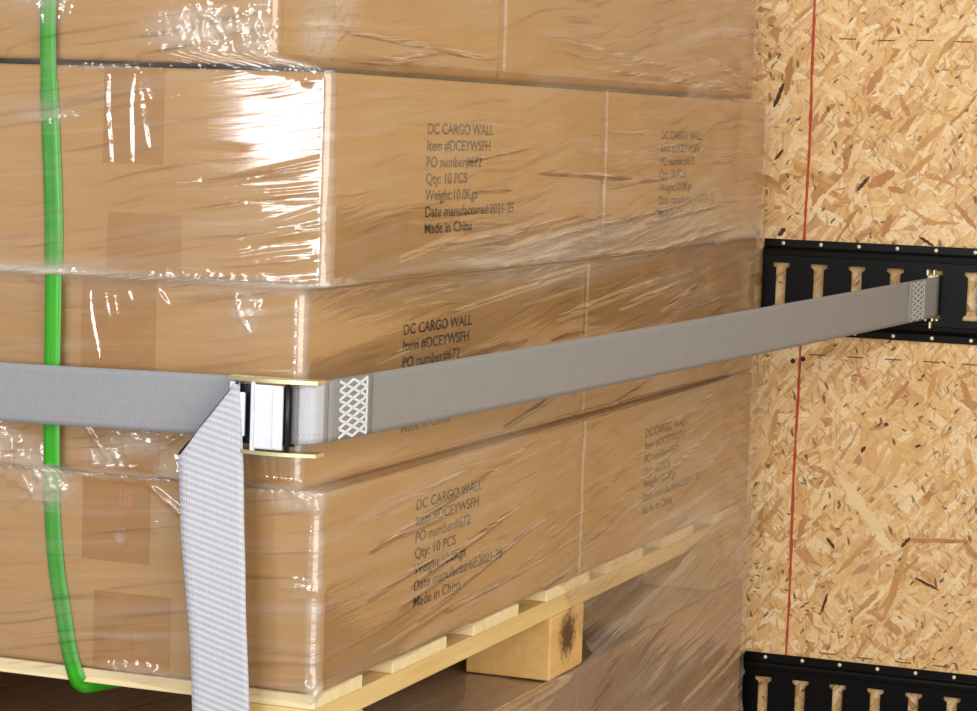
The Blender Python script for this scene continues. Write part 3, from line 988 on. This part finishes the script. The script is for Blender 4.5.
# top sheet
nx_, ny_ = 140, 220
V, Fc = [], []
for j in range(ny_ + 1):
    for i in range(nx_ + 1):
        x = -.738 + .732 * i / nx_
        y = .006 + 1.335 * j / ny_
        z = .6936 + .0012 * float(ridged(np.array([x * 30.]), np.array([y * 26. + x * 9]), 111, 2)[0])
        V.append((x, y, z))
for j in range(ny_):
    for i in range(nx_):
        a = j * (nx_ + 1) + i
        Fc.append((a, a + 1, a + nx_ + 2, a + nx_ + 1))
me = bpy.data.meshes.new('film_top_sheet')
me.from_pydata(V, [], Fc)
ul = me.uv_layers.new(name='UVMap')
for l in me.loops:
    v = V[l.vertex_index]
    ul.data[l.index].uv = (v[1] + 3, v[0])
u2_ = me.uv_layers.new(name='amount')
for l in me.loops:
    u2_.data[l.index].uv = (.55, 0)
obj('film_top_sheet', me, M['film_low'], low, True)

# ------------------------------------------------------------------ green strapping band
gpts = [(-.2705, -.0013, 1.520), (-.2690, -.0013, 1.38), (-.2680, -.0013, 1.3227), (-.2605, -.0014, 1.2030), (-.2590, -.0014, 1.145),
        (-.2585, -.0014, 1.05), (-.2575, -.0014, .99), (-.2555, -.0014, .93), (-.2500, -.0016, .8800), (-.2440, -.0016, .8500),
        (-.2370, -.0018, .8150), (-.2310, -.0022, .7960), (-.2270, -.0020, .7860), (-.2230, .0015, .7815), (-.2180, .012, .7808), (-.2050, .05, .7808)]
cen = catmull(gpts, 8)
rows = []
for i, c in enumerate(cen):
    c = Vector(c)
    t = (Vector(cen[min(i + 1, len(cen) - 1)]) - Vector(cen[max(i - 1, 0)])).normalized()
    side = t.cross(Vector((0, 1, 0)))
    side = Vector((side.x, 0, side.z)).normalized() if c.y < .011 else Vector((side.x, 0, side.z)).normalized()
    w = 0.0078 if c.z > 1.3 else (.0090 if c.z > 1.15 else .0079)
    rows.append((c - side * w, c + side * w))
g = obj('plastic_strap', ribbon(rows, .0006, 3), M['green'], None, True)
setp(g, 'bright green plastic strapping band running down the near end of the stack', 'strap')
md = g.modifiers.new('thickness', 'SOLIDIFY')
md.thickness = .0007
md.offset = 0

# ------------------------------------------------------------------ grey cargo strap with cam buckle
st = thing('cargo_strap', 'grey webbing cargo strap with red edge thread, hooked to the black rail', 'strap', (0.0, -0.02, 1.012))
HW = 0.026
# long run to the wall, wrapping the buckle's end bar
pts = [(-.0178, -.0215, 1.0368), (-.010, -.0245, 1.0370), (-.001, -.0240, 1.0375), (.0040, -.0195, 1.0380), (.0070, -.0060, 1.0384)]
A_, B_ = Vector((.0070, -.0060, 1.0384)), Vector((.2352, 1.3680, 1.0775))
rows = []
for c in catmull(pts, 6)[:-1]:
    c = Vector(c)
    rows.append((c - Vector((0, 0, HW - .0004)), c + Vector((0, 0, HW - .0004))))
nseg = 80
for i in range(nseg + 1):
    f = i / nseg
    c = A_.lerp(B_, f)
    c.z -= 0.0012 * math.sin(math.pi * f)
    tw = 0.0008 * math.sin(f * 9)
    rows.append((c + Vector((tw, 0, -HW)), c + Vector((-tw, 0, HW))))
ribbon_obj('webbing', rows, .0016, M['web'], st, 10)
lp = [Vector(c) + Vector((.0006, -.0014, 0)) for c in catmull(pts, 6)[6:-2]]
ribbon_obj('lit_webbing_overlay', [(c - Vector((0, 0, HW - .001)), c + Vector((0, 0, HW - .001))) for c in lp], .0010, M['webB'], st, 8, 'turn of webbing at the buckle bar, its brightness painted paler')  # extra ribbon, paler in place of light reflected off the webbing
d_ = (B_ - A_).normalized()
nrm = Vector((d_.y, -d_.x, 0)).normalized()
# sewn-back tail of webbing near the wall and at the buckle
for f0, f1 in ((.925, .998), (.0, .047)):
    rw = []
    for i in range(9):
        c = A_.lerp(B_, f0 + (f1 - f0) * i / 8) + nrm * .0014
        c.z -= 0.0012 * math.sin(math.pi * (f0 + (f1 - f0) * i / 8))
        rw.append((c - Vector((0, 0, HW - .0008)), c + Vector((0, 0, HW - .0008))))
    ribbon_obj('sewn_overlap', rw, .0014, M['web'], st, 10)


def stitches(name, f0, f1, cols, zig, mat, wd, offn=.0027):
    """zigzag stitching: columns of cross stitches across the webbing between fractions f0..f1 of the run"""
    bm = bmesh.new()
    L = (B_ - A_).length
    up_ = Vector((0, 0, 1))

    def P_(u, v):
        c = A_ + d_ * (u) + nrm * offn
        c.z -= 0.0012 * math.sin(math.pi * min(1, u / L))
        return c + up_ * v

    def bar(p, q):
        dd = (q - p).normalized()
        s = dd.cross(nrm).normalized() * wd / 2
        lift = nrm * .0005
        f = [bm.verts.new(x) for x in (p + s, q + s, q - s, p - s)]
        h = [bm.verts.new(x + lift) for x in (p + s * .6, q + s * .6, q - s * .6, p - s * .6)]
        bm.faces.new(h)
        for i in range(4):
            bm.faces.new((f[i], f[(i + 1) % 4], h[(i + 1) % 4], h[i]))
    u0, u1 = f0 * L, f1 * L
    cw = (u1 - u0) / cols
    for c in range(cols):
        a, b = u0 + cw * c, u0 + cw * (c + 1)
        n = zig
        for k in range(n):
            v0 = -HW + .002 + (2 * HW - .004) * k / n
            v1 = -HW + .002 + (2 * HW - .004) * (k + 1) / n
            bar(P_(a, v0), P_(b, v1))
            bar(P_(b, v0), P_(a, v1))
    bar(P_(u1, -HW + .002), P_(u1, HW - .002))
    return obj(name, bm, mat, st)


stitches('stitching', .010, .040, 2, 6, M['thread'], .0026)
stitches('stitching', .930, .960, 2, 7, M['greythread'], .0022)

# left run along the near end
pts = [(-.738, .0, 1.0300), (-.50, -.004, 1.0312), (-.30, -.0085, 1.0338), (-.22, -.0115, 1.0352), (-.15, -.0130, 1.0366), (-.0840, -.0150, 1.0378), (-.0640, -.0190, 1.0378)]
rows = []
for c in catmull(pts, 10):
    c = Vector(c)
    rows.append((c - Vector((0, 0, .0258)), c + Vector((0, 0, .0258))))
ribbon_obj('webbing', rows, .0016, M['webL'], st, 10)

# free tail: folded over at a slant below the buckle and hanging down
tl = [((-.0650, 1.0590), (-.0632, 1.0592)), ((-.0890, 1.0285), (-.0600, 1.0290)), ((-.1130, .9985), (-.0572, .9990)), ((-.1135, .9800), (-.0560, .9820)),
      ((-.1110, .9400), (-.0540, .9420)), ((-.1072, .9050), (-.0518, .9070)), ((-.1020, .8650), (-.0500, .8660)), ((-.0985, .8300), (-.0478, .8310)),
      ((-.0968, .7900), (-.0455, .7910)), ((-.0950, .7400), (-.0440, .7400)), ((-.0945, .64), (-.0440, .64)), ((-.0945, .45), (-.0440, .45))]
L_ = catmull([(a[0], a[1], 0) for a, b in tl], 6)
R_ = catmull([(b[0], b[1], 0) for a, b in tl], 6)
rows = []
for i, (a, b) in enumerate(zip(L_, R_)):
    z = (a[1] + b[1]) / 2
    yy = -.0300 - .004 * math.sin((1.06 - z) * 9)
    rows.append(((a[0], yy - .003, a[1]), (b[0], yy + .0015, b[1])))
tail_me = ribbon(rows, .0016, 10)
# run UV across by true width so the red thread stays by the outer edge
ul = tail_me.uv_layers['UVMap']
for l in tail_me.loops:
    k = l.vertex_index % 11
    row = l.vertex_index // 11
    co = tail_me.vertices[l.vertex_index].co
    ul.data[l.index].uv = (1.06 - co.z, .0565 * k / 10 if row > 10 else max(0, (co.x + .1140)))
o = obj('loose_webbing_tail', tail_me, M['webT'], st, True, 'paler back side of the webbing hanging loose')
md = o.modifiers.new('thickness', 'SOLIDIFY')
md.thickness = .0017
md.offset = 0
# the rolled dark crease along the slanted fold
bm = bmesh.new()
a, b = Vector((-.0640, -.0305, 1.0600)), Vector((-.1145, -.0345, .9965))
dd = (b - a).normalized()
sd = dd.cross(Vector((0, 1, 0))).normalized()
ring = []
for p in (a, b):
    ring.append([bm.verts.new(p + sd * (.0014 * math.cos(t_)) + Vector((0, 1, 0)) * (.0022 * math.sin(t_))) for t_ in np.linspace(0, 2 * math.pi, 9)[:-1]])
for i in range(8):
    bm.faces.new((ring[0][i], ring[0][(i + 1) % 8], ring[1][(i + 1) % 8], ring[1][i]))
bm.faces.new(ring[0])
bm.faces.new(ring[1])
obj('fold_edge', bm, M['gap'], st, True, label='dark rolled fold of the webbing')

# cam buckle
bk = obj('buckle_frame', B(-.0700, -.0150, -.0220, -.0195, 1.0085, 1.0580, bev=.0004), M['gap'], st, label='dark back plate of the metal buckle')
for zc in (1.0635, 1.0030):      # side plates, bowed outwards round the corner
    bm = bmesh.new()
    outer, inner = [], []
    for i in range(17):
        f = i / 16
        x = -.0745 + .082 * f
        bow = .0065 * math.sin(math.pi * f)
        outer.append((x, -.0270 - bow * 1.3))
        inner.append((x, -.0150 - bow * .4 + (.004 if f > .8 else 0)))
    prism(bm, outer + inner[::-1], 'Z', zc - .0016, zc + .0016)
    o = obj('buckle_side_plate', bm, M['zinc'], bk, label='yellowish zinc side plate')
bm = B(-.0470, -.0205, -.0345, -.0310, 1.0062, 1.0600, bev=.0012)
box(bm, -.0505, -.0462, -.0335, -.0300, 1.0030, 1.0650, bev=.0010)
box(bm, -.0290, -.0268, -.0358, -.0345, 1.0080, 1.0585, bev=.0005)
lev = obj('buckle_lever', bm, M['steel'], bk, label='bright steel cam lever')
lev.location = (0, 0, 0)
bm = B(-.0625, -.0572, -.0300, -.0270, 1.0150, 1.0520, bev=.001)
pad = obj('buckle_bar', bm, M['steel'], bk, label='narrow bright steel bar')
pad.location = (0, 0, 0)
bm = B(-.0735, -.0645, -.0262, -.0240, 1.0440, 1.0600, bev=.0006)
tab = obj('buckle_tab', bm, M['steel'], bk)
tab.location = (0, 0, 0)
bm = bmesh.new()
bmesh.ops.create_cone(bm, cap_ends=True, segments=14, radius1=.0022, radius2=.0022, depth=.058)
bmesh.ops.translate(bm, vec=(-.0185, -.0285, 1.0333), verts=bm.verts)
pin = obj('buckle_pin', bm, M['gap'], bk, True)
for c in bk.children:
    c.location = (0, 0, 0)

# spring fitting hooked in the rail slot
bm = bmesh.new()
box(bm, .2200, .2335, 1.3690, 1.3720, 1.0500, 1.1050, bev=.0006)
for x in (.2200, .2285):
    box(bm, x, x + .0028, 1.3600, 1.3745, 1.1040, 1.1120, bev=.001)
    box(bm, x, x + .0028, 1.3600, 1.3745, 1.0450, 1.0505, bev=.001)
box(bm, .2260, .2285, 1.3600, 1.3735, 1.0360, 1.0450, bev=.001)
box(bm, .2335, .2365, 1.3640, 1.3735, 1.0455, 1.0490, bev=.001)
obj('rail_fitting', bm, M['zinc'], st, label='yellowish metal fitting clipped into the rail')
